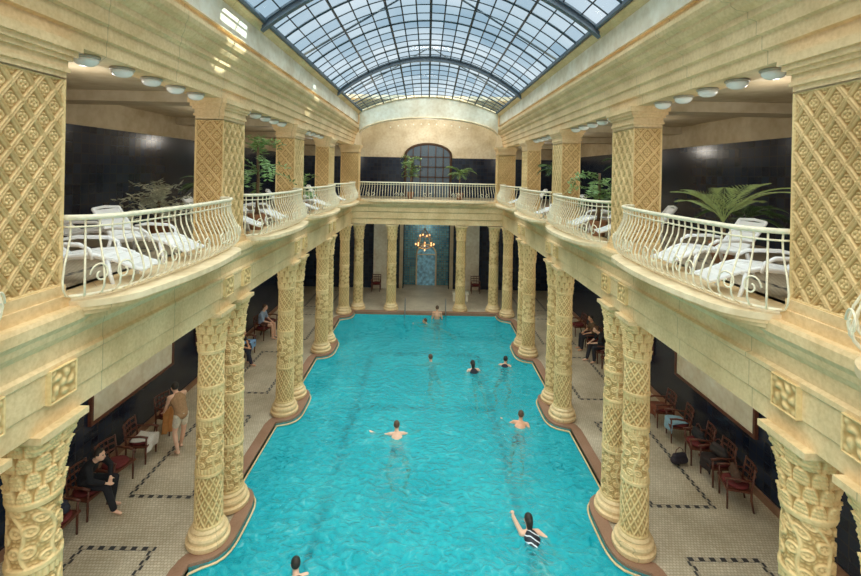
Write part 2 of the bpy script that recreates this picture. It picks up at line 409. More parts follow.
pts=[(1.35,5.5)]+archpts(1.35,8.0)+[(-1.35,5.5)]
struct(G().prism([(a,z) for a,z in pts],YB-.06,YB-.02).to('window_2',flat('dark_window_glass',(.10,.14,.18),.08)),'dark arched window door','window')
g=G()
g.tube([(a,YB-.08,z) for a,z in pts],.08,6)
for x in (-.9,-.45,0,.45,.9): g.box(x-.03,x+.03,YB-.12,YB-.06,5.5,8.66-abs(x)*.25)
for z in (6.7,7.3,7.9): g.box(-1.28,1.28,YB-.12,YB-.06,z-.03,z+.03)
struct(g.to('trim_8',flat('brown_frame',(.08,.045,.03),.4)),'brown arched window frame with lattice bars','trim')
for s in (-1,1):
    for y0,y1 in ((10.0,13.1),(14.6,17.2)):
        f=thing('wall_panel','pale rectangular panel in dark frame on tiled wall','panel',(s*WX,(y0+y1)/2,1.2),world=True,group='pale wall panels')
        o=f.location
        G().box(min(s*(WX-.05),s*WX),max(s*(WX-.05),s*WX),y0,y1,1.3,1.95).to('panel_face',m_white,f,o)
        g=G()
        a,b=min(s*(WX-.08),s*WX),max(s*(WX-.08),s*WX)
        g.box(a,b,y0-.07,y0,1.23,2.02);g.box(a,b,y1,y1+.07,1.23,2.02);g.box(a,b,y0,y1,1.23,1.3);g.box(a,b,y0,y1,1.95,2.02)
        g.to('frame',m_wood,f,o)
# ------------------------------------------------------------------ glass vault
g=G(); nx=36
yy=[YN+i*(22.7-YN)/30 for i in range(31)]
for j in range(30):
    for i in range(nx):
        xa=-3.45+6.9*i/nx; xb=-3.45+6.9*(i+1)/nx
        g.add([(xa,yy[j],vz(xa,yy[j])),(xb,yy[j],vz(xb,yy[j])),(xb,yy[j+1],vz(xb,yy[j+1])),(xa,yy[j+1],vz(xa,yy[j+1]))],[(0,1,2,3)])
struct(g.to('window_1',m_glass,fix=False),'glazed barrel vault roof','window')
g=G()
k=0; y=YN
while y<22.6:
    g.tube([(-3.45+6.9*i/24,y,vz(-3.45+6.9*i/24,y)-.02) for i in range(25)],.018 if k%4 else .032,4); y+=.62; k+=1
for i in range(0,19):
    x=-3.45+6.9*i/18
    g.tube([(x,y,vz(x,y)-.02) for y in (YN,17,22.65)],.020 if i%3 else .036,4)
struct(g.to('trim_9',m_iron),'dark iron glazing bars of the vault','trim')
g=G()
def ribband(y,w,d0,d1):
    for i in range(24):
        xa=-3.45+6.9*i/24; xb=-3.45+6.9*(i+1)/24; za,zb=vz(xa,y),vz(xb,y)
        g.add([(xa,y-w,za-d0),(xb,y-w,zb-d0),(xb,y+w,zb-d0),(xa,y+w,za-d0),(xa,y-w,za-d1),(xb,y-w,zb-d1),(xb,y+w,zb-d1),(xa,y+w,za-d1)],
              [(0,3,2,1),(4,5,6,7),(0,1,5,4),(2,3,7,6)])
for y in (1.5,9.2,16.9):
    ribband(y,.07,.0,.05); ribband(y,.07,.16,.20); ribband(y,.015,.05,.16)
for x in (-3.4,3.4):
    g.box(x-.05,x+.05,YN,22.6,9.98,10.06)
for y in (-1,7,15,23):
    g.tube([(-4.6,y,10.6),(0,y,13.4),(4.6,y,10.6)],.05,4)
struct(g.to('trim_10',m_steel2),'blue grey steel arch ribs','trim')
# ------------------------------------------------------------------ columns
def lat(u,v,n,m,wd=.075):
    a=(u*n+v*m)%1; b=(u*n-v*m)%1
    da=min(a,1-a); db=min(b,1-b)
    ridge=max(math.exp(-(da/wd)**2),math.exp(-(db/wd)**2))
    rr=(a-.5)**2+(b-.5)**2
    return max(ridge,.9*math.exp(-rr/.018),0)
def vine(a,z,k=4,fz=3.2):
    ph=(a*k/(2*pi)+.18*math.sin(z*9))%1
    stem=math.exp(-((ph-.5)/.07)**2)
    zz=(z*fz+math.floor(a*k/(2*pi)+.18*math.sin(z*9))*.5)%1
    dx=(ph-.5); dy=(zz-.5)*.9
    r=math.hypot(abs(dx)-.24,dy); th=math.atan2(dy,abs(dx)-.24)
    scroll=math.exp(-((r-.20)/.05)**2)+math.exp(-(r/.07)**2)
    leaf=.6*abs(math.cos(3*th))*math.exp(-((r-.12)/.06)**2)
    return min(1,max(stem,scroll,leaf,.45*math.exp(-((r-.36)/.04)**2)*abs(math.sin(6*th))))
def shaft(kind):
    g=G(); seg=150; rows=400; z0,z1=.34,3.60; v=[];f=[];rel=[]
    for j in range(rows+1):
        t=j/rows; z=z0+(z1-z0)*t; R=.242-.03*t
        for i in range(seg):
            a=2*pi*i/seg; u=i/seg
            if min(abs(t-.30),abs(t-.62),abs(t-.80))<.008 or t<.012 or t>.988: q=1.3
            elif min(abs(t-.325),abs(t-.595),abs(t-.775))<.014: q=abs(math.sin(12*a))**.6
            elif kind==0:
                q=lat(u,z*3.8,11,1,.10) if t<.30 else (vine(a,z,5,4.6) if t<.62 else lat(u,z*5.0,10,1,.11))
            else:
                q=vine(a,z,6,5.2) if t<.30 else (lat(u,z*4.4,11,1,.11) if t<.62 else vine(a+z*1.4,z*1.2,5,4.0))
            r=R+.028*q-.014
            v.append((r*math.cos(a),r*math.sin(a),z)); rel.append(min(1,q))
    for j in range(rows):
        for i in range(seg):
            k=(i+1)%seg; f.append((j*seg+i,j*seg+k,(j+1)*seg+k,(j+1)*seg+i))
    g.add(v,f); g.r=rel; return g
def capital():
    g=G(); seg=192; rows=110; v=[];f=[];rel=[]
    for j in range(rows+1):
        t=j/rows; z=3.60+.68*t
        w=t**2.6
        for i in range(seg):
            a=2*pi*i/seg; c,s_=math.cos(a),math.sin(a)
            sq=.265/max(abs(c),abs(s_)); sq=min(sq,.335)
            R=.213*(1-w)+sq*w
            tt=t*4; idx=min(3,int(tt)); tier=tt-idx
            lf=abs(math.cos(5*a+idx*pi/2))
            edge_=1-tier**3*.75
            leaf=max(0,min(1,(lf-(1-edge_)*.9)*3))
            vein=.50+.50*abs(math.cos(25*a+ (6*tier if lf>.5 else 0)))
            lob=.6+.4*abs(math.sin(tier*12))
            q=leaf*vein*lob
            if t<.04: q=1
            if t>.95: q=.9
            if t>.72: q=max(q,math.exp(-((t-.84)/.05)**2)*max(0,-math.cos(4*a))**1.2*1.3,
                            .9*math.exp(-((t-.84)/.03)**2)*(1 if math.cos(4*a)>.8 else 0))
            R+=.032*q+.030*leaf*tier**2*(1-.5*t)
            v.append((R*c,R*s_,z)); rel.append(min(1,q))
    for j in range(rows):
        for i in range(seg):
            k=(i+1)%seg; f.append((j*seg+i,j*seg+k,(j+1)*seg+k,(j+1)*seg+i))
    g.add(v,f); g.r=rel; return g
def column(kind,loc):
    e=thing('column','cream stone column with carved lattice and vine shaft' if kind==0 else 'cream stone column with carved winding vine shaft','column',loc,0,'carved stone columns around the pool')
    G().lathe([(.37,.0),(.385,.03),(.385,.09),(.34,.11),(.34,.14),(.355,.18),(.34,.22),(.30,.235),(.285,.26),(.30,.29),(.285,.32),(.245,.35)],40).to('base',m_stone,e,smooth='auto')
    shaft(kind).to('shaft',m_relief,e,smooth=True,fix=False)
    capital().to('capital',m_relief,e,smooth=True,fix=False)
    G().box(-.31,.31,-.31,.31,4.28,4.35).to('abacus',m_stone,e)
    return e
cA=column(0,(-CX,PAIRS[0]-.46,.035)); cB=column(1,(-CX,PAIRS[0]+.46,.035)); index(cA)
for e in (cA,cB): e.scale=(1,1,.992)
for s in (-1,1):
    for c in PAIRS:
        for k,dy in enumerate((-.46,.46)):
            if s==-1 and c==PAIRS[0]: continue
            dup((cA,cB)[k],(s*CX,c+dy,.035))
    dup(cA,(s*CX,22.05,.035))
    dup(cB,(s*3.43,22.85,.0)); dup(cA,(s*1.75,22.85,.0))
# carved relief blocks
g=G(); v=[];f=[];rel=[]; n=40
for j in range(n+1):
    for i in range(n+1):
        u=i/n;w=j/n; r=math.hypot(u-.5,w-.5)*2; a=math.atan2(w-.5,u-.5)
        q=math.exp(-((r-.58)/.2)**2)*(.45+.55*math.cos(5*a+r*4))+math.exp(-(r/.2)**2)+.5*math.exp(-((r-1.05)/.15)**2)*abs(math.sin(6*a))
        if min(u,w,1-u,1-w)<.05: q=.7
        v.append((0-.045-.025*q,(u-.5)*.34,(w-.5)*.34)); rel.append(max(0,min(1,q)))
for j in range(n):
    for i in range(n): a=j*(n+1)+i; f.append((a,a+n+1,a+n+2,a+1))
g.add(v,f)
g.add([(-.062,-.17,-.17),(-.062,.17,-.17),(-.062,.17,.17),(-.062,-.17,.17),(0,-.17,-.17),(0,.17,-.17),(0,.17,.17),(0,-.17,.17)],[(0,1,5,4),(1,2,6,5),(2,3,7,6),(3,0,4,7)])
rel+= [1]*8; g.r=rel
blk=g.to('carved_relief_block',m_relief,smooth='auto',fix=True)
blk['label']='square carved stone rosette block on the gallery beam'; blk['category']='carving'; blk['group']='carved rosette blocks on the beam'
fi=True
for s in (-1,1):
    for c in PAIRS:
        for dy in (-.36,.46):
            b=blk if fi else blk.copy()
            if not fi: COL.objects.link(b)
            fi=False
            b.location=(s*3.78,c+dy,4.76); b.rotation_euler=(0,0,0 if s>0 else pi)
# ------------------------------------------------------------------ gallery pillars
def pillar(x0,x1,y0,y1):
    cx,cy=(x0+x1)/2,(y0+y1)/2; hx,hy=(x1-x0)/2,(y1-y0)/2
    e=thing('gallery_pillar','square cream stone pillar carved with raised diamond lattice','pillar',(cx,cy,DECK),0,'carved gallery pillars')
    g=G();rel=[]
    z0,z1=.22,2.42
    for (hw,dep,rot) in ((hx,hy,0),(hy,hx,1),(hx,hy,2),(hy,hx,3)):
        nu=max(40,int(hw*2/.0075)); nv=300; v=[];f=[]
        cells=max(1,round(hw*2/.235)); NV=7
        for j in range(nv+1):
            for i in range(nu+1):
                u=i/nu; w=j/nv
                a=(u*cells+w*NV)*1.0%1; b=(u*cells-w*NV)*1.0%1
                da=min(a,1-a);db=min(b,1-b)
                q=0
                for dd in (da,db):
                    q=max(q,math.exp(-((dd-.07)/.034)**2),.35*math.exp(-(dd/.05)**2))
                rr=math.sqrt((a-.5)**2+(b-.5)**2); th=math.atan2(a-.5,b-.5)
                q=max(q,.9*math.exp(-((rr-.17)/.07)**2)*(.05+.95*abs(math.cos(2*th))**1.2)*(.6+.4*abs(math.sin(rr*40))),.95*math.exp(-(rr/.055)**2),
                      .7*math.exp(-((rr-.29)/.035)**2)*abs(math.sin(2*th)))
                if da<.12 and db<.12: q=max(q,.9*math.exp(-((da*da+db*db)/.004)))
                ed=min(u,1-u)*hw*2
                if ed<.025 or w<.012 or w>.988: q=1.0
                d=.008+.032*q
                px=(u-.5)*2*hw; py=-(dep-.04)-d
                if ed<.001: py=-dep
                P=Vector((px,py,z0+(z1-z0)*w))
                P.rotate(Matrix.Rotation(rot*pi/2,3,'Z'))
                v.append(P); rel.append(min(1,q))
        for j in range(nv):
            for i in range(nu): k=j*(nu+1)+i; f.append((k,k+1,k+nu+2,k+nu+1))
        g.add(v,f)
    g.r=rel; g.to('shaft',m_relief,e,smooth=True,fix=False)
    b=G()
    b.box(-hx-.05,hx+.05,-hy-.05,hy+.05,0,.12); b.box(-hx-.02,hx+.02,-hy-.02,hy+.02,.12,.23)
    b.to('base',m_stone,e)
    b=G()
    for i,(o_,a,c) in enumerate(((.0,2.40,2.48),(.025,2.48,2.52),(.01,2.52,2.60),(.04,2.60,2.65),(.07,2.65,2.71),(.10,2.71,2.80))):
        b.box(-hx-o_,hx+o_,-hy-o_,hy+o_,a,c)
    b.to('capital',m_stone,e)
    return e
p0=pillar(-4.39,-3.85,3.80,4.77); index(p0)
for s in (-1,1):
    for y0,y1 in ((3.8,4.77),(8.45,9.42),(12.97,13.94),(17.5,18.47)):
        if s==-1 and y0==3.8: continue
        dup(p0,(s*4.12,(y0+y1)/2,DECK))
    pillar(min(s*3.48,s*4.38),max(s*3.48,s*4.38),22.55,23.15)
# ------------------------------------------------------------------ balconies
bprof=[(0,0),(.07,.03),(.135,.11),(.15,.21),(.115,.36),(.05,.50),(.0,.62),(-.015,.74),(0,.86)]
baluster_me=None
def balcony(path,outdir,nb,label,org):
    global baluster_me
    e=thing('balcony',label,'balcony',org,0,'bow-fronted balconies',world=True); org=Vector(org)
    def resample(pl,n,off=0.0):
        ps=[Vector(p) for p in pl]; ds=[0]
        for a,b in zip(ps[:-1],ps[1:]): ds.append(ds[-1]+(b-a).length)
        T=ds[-1]; res=[]
        for i in range(n):
            t=T*(i+off)/(n if off else n-1); k=0
            while k<len(ds)-2 and ds[k+1]<t: k+=1
            u=(t-ds[k])/max(1e-9,ds[k+1]-ds[k]); d=(ps[k+1]-ps[k]).normalized()
            res.append((ps[k].lerp(ps[k+1],min(1,u)),d))
        return res
    base=path(.38); inner=outdir['inner']
    G().poly(path(.60)+inner,DECK-.02,DECK+.05).to('slab',m_plaster,e,org)
    g=G(); g.poly(path(.55)+inner,DECK-.06,DECK-.02); g.poly(path(.44)+inner,DECK-.11,DECK-.06); g.poly(path(.26)+inner,DECK-.20,DECK-.11)
    g.to('slab_moulding',m_stone,e,org)
    G().tube([(*p,DECK+.94) for p in path(.38)],.030,8).to('handrail',m_rail,e,org,smooth=True)
    g=G().tube([(*p,DECK+.10) for p in path(.38)],.018,6); g.tube([(*p,DECK+.84) for p in path(.375)],.012,6)
    g.to('lower_rail',m_rail,e,org,smooth=True)
    for p,d in resample(base,nb,.5):
        nrm=Vector((d.y,-d.x))*outdir['sgn']
        if baluster_me is None:
            o=G().tube([(a,0,z) for a,z in bprof],.0110,6).to('baluster',m_rail,e,(0,0,0),smooth=True); baluster_me=o.data
        else:
            o=bpy.data.objects.new('baluster',baluster_me); COL.objects.link(o); o.parent=e
        o.location=Vector((p.x,p.y,DECK+.09))-org; o.rotation_euler=(0,0,math.atan2(nrm.y,nrm.x))
    rs=resample(base,41)
    for k in (4,12,20,28,36):
        p,d2=rs[k]; nrm=Vector((d2.y,-d2.x))*outdir['sgn']; d=Vector((d2.x,d2.y,0)); c0=p+nrm*.14
        g=G()
        for sg in (-1,1):
            pts=[]
            for i in range(22):
                a=i/21*2.4*pi; r=.10*(1-i/26)
                pts.append(Vector((c0.x,c0.y,DECK+.34))+d*(sg*.12)+d*(sg*r*math.cos(a))+Vector((0,0,r*math.sin(a)*1.3)))
            g.tube(pts,.010,5)
        g.to('scroll_ornament',m_rail,e,org,smooth=True)
    return e
def side_path(s,y0,y1):
    def P(B):
        ry=.60; m=12; pts=[]
        for i in range(m+1):
            a=pi/2*i/m; pts.append((s*(3.87-B*math.sin(a)),y0+ry*(1-math.cos(a))))
        for i in range(m+1):
            a=pi/2*(1-i/m); pts.append((s*(3.87-B*math.sin(a)),y1-ry*(1-math.cos(a))))
        k0=pts[:m+1]; k1=pts[m+1:]
        mid=[(s*(3.87-B-.18*B*4*t*(1-t)),(y0+ry)+(y1-y0-2*ry)*t) for t in [j/12 for j in range(1,12)]]
        return k0+mid+k1
    return P
segs=[(-.5,3.78),(4.79,8.43),(9.44,12.95),(13.96,17.48),(18.49,22.2)]
for s in (-1,1):
    for y0,y1 in segs:
        balcony(side_path(s,y0,y1),dict(inner=[(s*3.95,y1),(s*3.95,y0)],sgn=-s),30,'cream wrought iron balcony railing with bellied bars on stone slab',(s*3.87,(y0+y1)/2,DECK))
def far_path(B): return [(-3.45+6.9*t,22.62-B*(max(0,1-abs(2*t-1)**10))*.7) for t in [i/60 for i in range(61)]]
balcony(far_path,dict(inner=[(3.42,22.75),(-3.42,22.75)],sgn=1),52,'long cream wrought iron railing across the far gallery',(0,22.62,DECK))
# ------------------------------------------------------------------ ceiling lamps
lm=thing('ceiling_lamp','round opal glass dome ceiling lamp in pale ring','ceiling lamp',(-4.08,5.34,8.30),0,'dome lamps under the gallery ceiling')
G().lathe([(.13,0),(.145,-.01),(.145,-.03),(.13,-.04)][::-1],24).to('lamp_ring',m_ring,lm,smooth='auto')
G().lathe([(.01,-.125),(.06,-.12),(.10,-.10),(.125,-.07),(.13,-.035)],24).to('lamp_shade',m_glassl,lm,smooth=True)
index(lm)
for s in (-1,1):
    for base in (5.34,9.95,14.45):
        for i in range(5):
            if s==-1 and base==5.34 and i==0: continue
            dup(lm,(s*4.08,base+i*.63,8.30))
bd=None
for i in range(11):
    x=-2.3+.46*i; z=8.85+1.0*math.sqrt(1-(x/3.6)**2)+.02
    if bd is None:
        bd=G().ell((0,0,0),.04,.03,.04).to('arch_bulb',m_dot,smooth=True); bd['label']='small round bulb along the arch over the far gallery'; bd['category']='light bulb'; bd['group']='arch bulbs'; o=bd
    else: o=bd.copy(); COL.objects.link(o)
    o.location=(x,YB-.03,z)
# ------------------------------------------------------------------ loungers
def lounger(loc,rz,label):
    e=thing('sun_lounger',label,'lounge chair',loc,rz,'white plastic loungers on the gallery')
    def slab(pts,w,th,name):
        g=G(); n=len(pts)
        for i in range(n-1):
            (y0,z0),(y1,z1)=pts[i],pts[i+1]; d=Vector((y1-y0,z1-z0)); l=d.length; d.normalize(); q=Vector((-d.y,d.x))*th
            k=max(1,int(l/.09)); st=l/k
            for j in range(k):
                a=Vector((y0,z0))+d*(st*j+.004); b=Vector((y0,z0))+d*(st*(j+1)-.004)
                v=[]
                for x in (-w/2,w/2):
                    v+=[(x,a.x,a.y),(x,b.x,b.y),(x,b.x+q.x,b.y+q.y),(x,a.x+q.x,a.y+q.y)]
                g.add(v,[(0,1,2,3),(4,7,6,5),(0,4,5,1),(1,5,6,2),(2,6,7,3),(3,7,4,0)])
        for x in (-w/2,w/2): g.tube([(x,a,b+th/2) for a,b in pts],.024,8)
        a,b=pts[-1]; g.tube([(-w/2,a,b+th/2),(0,a+(-.03 if name=='backrest' else 0),b+th/2+.02),(w/2,a,b+th/2)],.024,8)
        g.to(name,m_plastic,e,smooth='auto')
    slab([(.55,.33),(.36,.385),(.1,.37),(-.25,.32)],.52,.025,'seat')
    slab([(-.25,.32),(-.38,.40),(-.58,.64),(-.70,.80)],.50,.025,'backrest')
    slab([(.55,.33),(.76,.24),(.90,.20)],.46,.025,'footrest')
    for x in (-.27,.27):
        for y,dx in ((.50,.10),(-.35,-.12)):
            G().tube([(x,y,.34),(x*1.03,y+dx*.4,.17),(x*1.06,y+dx,0.0)],[.030,.026,.020],8).to('leg',m_plastic,e,smooth=True)
        G().tube([(x*1.08,.34,.35),(x*1.14,.31,.48),(x*1.14,.20,.535),(x*1.14,-.2,.54),(x*1.1,-.42,.50)],[.020,.022,.028,.028,.020],8).to('armrest',m_plastic,e,smooth=True)
    return e
W1='white plastic slatted lounge chair behind the railing'
l0=lounger((-4.45,5.75,DECK),math.radians(-84),W1); index(l0)
for x,y,r in ((-5.9,7.9,-75),(-4.55,7.25,-98),(-4.7,10.2,-80),(-4.7,12.1,-100),(-4.5,14.7,-80),(-4.5,16.6,-100),(-4.5,19.6,-90),
              (4.55,7.15,98),(4.45,5.70,82),(4.8,10.2,80),(4.7,12.0,100),(4.5,14.9,95),(4.5,19.8,90)):
    dup(l0,(x,y,DECK),math.radians(r))
# ------------------------------------------------------------------ armchairs
def armchair(loc,rz,label):
    e=thing('armchair',label,'chair',loc,rz,'wooden armchairs along the tiled walls')
    for x in (-.24,.24):
        G().tube([(x,.22,0),(x,.22,.24),(x,.23,.62)],[.018,.022,.02],8).to('leg',m_wood,e,smooth=True)
        G().tube([(x,-.27,0),(x,-.22,.25),(x,-.22,.5),(x,-.29,.92)],[.018,.023,.023,.018],8).to('leg',m_wood,e,smooth=True)
        G().tube([(x*1.04,.27,.63),(x*1.08,.1,.66),(x*1.06,-.1,.65),(x,-.24,.66)],[.024,.026,.022,.018],8).to('armrest',m_wood,e,smooth=True)
    g=G(); g.poly([(-.26,-.22),(.26,-.22),(.28,.26),(-.28,.26)],.40,.44); g.to('seat_frame',m_wood,e)
    g=G(); g.lathe([(.23,.44),(.25,.46),(.25,.485),(.22,.505),(.1,.515)],24); g.to('seat',m_cush,e,smooth=True)
    g=G()
    for z in (.62,.75,.88): g.tube([(-.24,-.24-(z-.5)*.15,z),(-.1,-.28-(z-.5)*.16,z),(.1,-.28-(z-.5)*.16,z),(.24,-.24-(z-.5)*.15,z)],.022,6)
    for x in (-.1,0,.1): g.tube([(x,-.27,.5),(x,-.33,.9)],.012,6)
    g.to('backrest',m_wood,e,smooth='auto')
    return e
ch=armchair((-6.75,8.3,0),-pi/2,'dark red-brown wooden armchair by the tiled wall'); index(ch)
CH=[(-6.75,9.1),(-6.75,9.9),(-6.75,10.8),(-6.75,12.0),(-6.7,16.0),(-6.7,16.9),(-6.7,18.6),(-6.7,19.4),
    (6.75,9.7),(6.8,10.4),(6.8,11.1),(6.8,12.0),(6.75,12.75),(6.7,16.1),(6.7,16.9),(6.7,18.0),(6.7,19.7)]
for x,y in CH: dup(ch,(x,y,0),(-pi/2 if x<0 else pi/2)+random.uniform(-.3,.3))
for sx in (-1,1): dup(ch,(sx*2.9,26.3,0),pi)
def towel(loc,rz,col,label):
    m=flat('towel_cloth',col,.9,0,.1,40)
    g=G(); n=14; v=[];f=[]
    for j in range(n+1):
        for i in range(n+1):
            u=i/n-.5; w=j/n
            if w<.55: y=-.15+.38*(w/.55); z=.53+.015*math.sin(9*u+5*w)
            else: y=.245+.02*math.sin(8*u)+.03; z=.53-(w-.55)*.6
            v.append((u*.42+.02*math.sin(7*w),y,z))
    for j in range(n):
        for i in range(n): a=j*(n+1)+i; f.append((a,a+1,a+n+2,a+n+1))
    g.add(v,f); o=g.to('towel',m,smooth=True); o.location=loc; o.rotation_euler=(0,0,rz); o['label']=label; o['category']='towel'
    md=o.modifiers.new('s','SOLIDIFY'); md.thickness=.015
towel((-6.75,10.8,0),-pi/2,(.75,.72,.66),'crumpled white towel draped on an armchair')
towel((-6.7,16.9,0),-pi/2,(.25,.45,.75),'light blue towel draped on an armchair')
towel((6.8,12.0,0),pi/2,(.30,.50,.62),'pale blue towel draped on an armchair')
towel((6.75,12.75,0),pi/2,(.20,.06,.03),'rust coloured towel draped on an armchair')
towel((6.8,10.4,0),pi/2,(.03,.02,.02),'black coat draped on an armchair')
def bake(o,vox,sm=4):
    m=o.modifiers.new('r','REMESH'); m.mode='VOXEL'; m.voxel_size=vox; m.use_smooth_shade=True
    s=o.modifiers.new('s','SMOOTH'); s.iterations=sm; s.factor=.5
    bpy.context.view_layer.update()
    dg=bpy.context.evaluated_depsgraph_get(); me=bpy.data.meshes.new_from_object(o.evaluated_get(dg))
    o.modifiers.clear(); mat=o.data.materials[0]; o.data=me
    if not me.materials: me.materials.append(mat)
    for p in me.polygons: p.use_smooth=True
def bag(loc,rz,col,label):
    e=thing('handbag',label,'bag',loc,rz)
    g=G(); g.chain((-.13,0,.12),(.13,0,.12),.10,.10); g.chain((-.12,0,.22),(.12,0,.22),.07,.07)
    o=g.to('bag_body',flat('bag_cloth',col,.7,0,.2,30),e,fix=False); bake(o,.015)
    G().tube([(-.12,0,.24),(-.09,0,.36),(0,0,.42),(.09,0,.36),(.12,0,.24)],.011,6).to('strap',m_wood,e,smooth=True)
bag((6.8,11.1,.50),pi/2,(.02,.02,.025),'black soft handbag resting on an armchair seat')
bag((-6.75,12.0,.50),pi/2,(.20,.10,.05),'brown soft handbag resting on an armchair seat')
bag((-6.75,8.3,.50),.4,(.02,.02,.04),'dark bag standing on an armchair seat')
bag((6.75,9.7,.50),1.2,(.10,.05,.03),'brown bag resting on an armchair seat')
bag((6.85,10.4,.54),1.8,(.04,.03,.03),'black bag resting on a coat on an armchair')
bag((6.25,10.95,0),.2,(.025,.02,.03),'dark bag standing on the tiled floor')
# ------------------------------------------------------------------ plants
def plant(loc,h,n,ln,label,mat=m_leaf,droop=1.0,kind='palm',pot=m_pot,lw=1.0,el0=.35,el1=1.4):
    e=thing('potted_palm' if kind=='palm' else 'potted_plant',label,'plant',loc,random.uniform(0,6))
    G().lathe([(.13,0),(.15,.02),(.20,.30),(.22,.34),(.22,.38),(.19,.38),(.18,.33),(.05,.32)],24).to('pot',pot,e,smooth='auto')
    base=max(.34,h)
    g=G()
    if h>.36: g.tube([(0,0,.3),(.02,.01,h*.6),(0,0,h)],[.045,.035,.03],8)
    else: g.tube([(0,0,.3),(0,0,.42)],.05,8)
    g.to('stem',m_trunk,e,smooth=True)
    g=G()
    for k in range(n):
        a=2*pi*k/n*1.0+random.uniform(-.3,.3); el=random.uniform(el0,el1); L_=ln*random.uniform(.75,1.1)
        d=Vector((math.cos(a),math.sin(a),0)); pts=[]
        m=16
        p=Vector((0,0,base-(random.uniform(0,.5)*h if kind!='palm' else 0))); ang=el
        for i in range(m+1):
            pts.append(p.copy()); p=p+(d*math.cos(ang)+Vector((0,0,math.sin(ang))))*(L_/m); ang-=droop*1.7/m
        g.tube(pts,[.012*(1-i/(m+2)) for i in range(m+1)],4)
        side=d.cross(Vector((0,0,1)))
        if kind=='palm':
            for i in range(3,m+1):
                t=i/m; ll=.30*ln*math.sin(pi*min(1,t*.85+.12))+.03
                fw=(pts[i]-pts[i-1]).normalized()
                for sg in (-1,1):
                    q=(side*sg*.75+fw*1.0+Vector((0,0,-.12))).normalized()
                    tip=pts[i]+q*ll; w=fw*.026*ln*lw+Vector((0,0,.005)); mid=pts[i].lerp(tip,.4)
                    g.add([pts[i],mid+w,tip+Vector((0,0,-.05*ll)),mid-w],[(0,1,2,3)])
        else:
            for i in range(2,m+1,1):
                for sg in (-1,1):
                    q=(side*sg+Vector((random.uniform(-.5,.5),random.uniform(-.5,.5),random.uniform(-.4,.5)))).normalized()
                    ll=.16*random.uniform(.7,1.2); fw=(pts[i]-pts[i-1]).normalized(); tip=pts[i]+q*ll; mid=pts[i]+q*ll*.45; w=fw*.026
                    g.add([pts[i],mid+w,tip,mid-w],[(0,1,2,3)])
    g.to('foliage',mat,e,fix=False)
    return e
m_bright=flat('bright_palm_green',(.34,.44,.16),.5,0,.3,20)
plant((5.2,7.9,DECK),.72,11,1.2,'potted palm with thin spiky arching green fronds beside loungers',m_bright,.75,lw=.42,el0=.9,el1=1.5)
plant((6.5,9.2,DECK),.6,12,1.0,'small potted palm with drooping fronds beside the gallery wall',m_leaf2,lw=.7)
plant((-4.22,11.15,DECK),2.1,18,.95,'tall branching green potted plant behind the railing',m_leaf,kind='leafy',el0=-.1,el1=1.3)
plant((-5.9,12.2,DECK),.9,12,.9,'potted palm with long dark fronds behind the railing',m_leaf2)
plant((4.25,11.15,DECK),1.55,16,.90,'branching green potted plant behind the railing',m_leaf,kind='leafy',el0=-.1,el1=1.3)
plant((5.6,12.4,DECK),1.6,13,.95,'potted palm with drooping fronds behind the railing',m_leaf2,lw=.7)
plant((4.40,15.8,DECK),1.6,14,.75,'slender potted palm behind the railing',m_leaf2)
plant((-4.4,15.65,DECK),1.1,14,.75,'leafy potted plant behind the railing',m_leaf,kind='leafy')
plant((-5.6,9.4,DECK),.8,20,.95,'pale green leafy potted plant in place of a wall reflection',flat('pale_reflection_leaf',(.55,.56,.42),.6,0,.3,20),kind='leafy',el0=.4,el1=1.5)  # plant added in place of pale reflections on the dark tiled wall
plant((-.95,25.0,DECK),2.2,20,.75,'tall leafy potted plant beside the arched window',m_leaf,kind='leafy',el0=-.1)
plant((1.75,24.6,DECK),1.3,15,1.05,'low potted palm beside the arched window',m_leaf,lw=.9,el0=.6)
# ------------------------------------------------------------------ chandelier
c=thing('chandelier','brass ring chandelier with glowing amber globes','chandelier',(-.1,24.8,2.95))
G().tube([(0,0,0),(0,0,1.65)],.02,6).to('chain',m_brass,c)
g=G(); g.tube([(.5*math.cos(a*pi/12),.5*math.sin(a*pi/12),0) for a in range(24)],.018,6,True); g.tube([(.28*math.cos(a*pi/12),.28*math.sin(a*pi/12),.5) for a in range(24)],.016,6,True)
for a in range(8):
    t=a*pi/4; g.tube([(0,0,-.2),(.25*math.cos(t),.25*math.sin(t),-.15),(.5*math.cos(t),.5*math.sin(t),0),(.28*math.cos(t),.28*math.sin(t),.5),(0,0,.95)],.012,5)
g.to('ring_frame',m_brass,c,smooth=True)
gl=G().ell((0,0,0),.04,.04,.055).to('globe',m_bulb,c,smooth=True); gl.location=(.5,0,.07)
for a in range(1,8):
    t=a*pi/4; o=gl.copy(); COL.objects.link(o); o.parent=c; o.location=(.5*math.cos(t),.5*math.sin(t),.07)
for a in range(4):
    t=a*pi/2+.4; o=gl.copy(); COL.objects.link(o); o.parent=c; o.location=(.28*math.cos(t),.28*math.sin(t),.56)
o=gl.copy(); COL.objects.link(o); o.parent=c; o.location=(0,0,-.26)
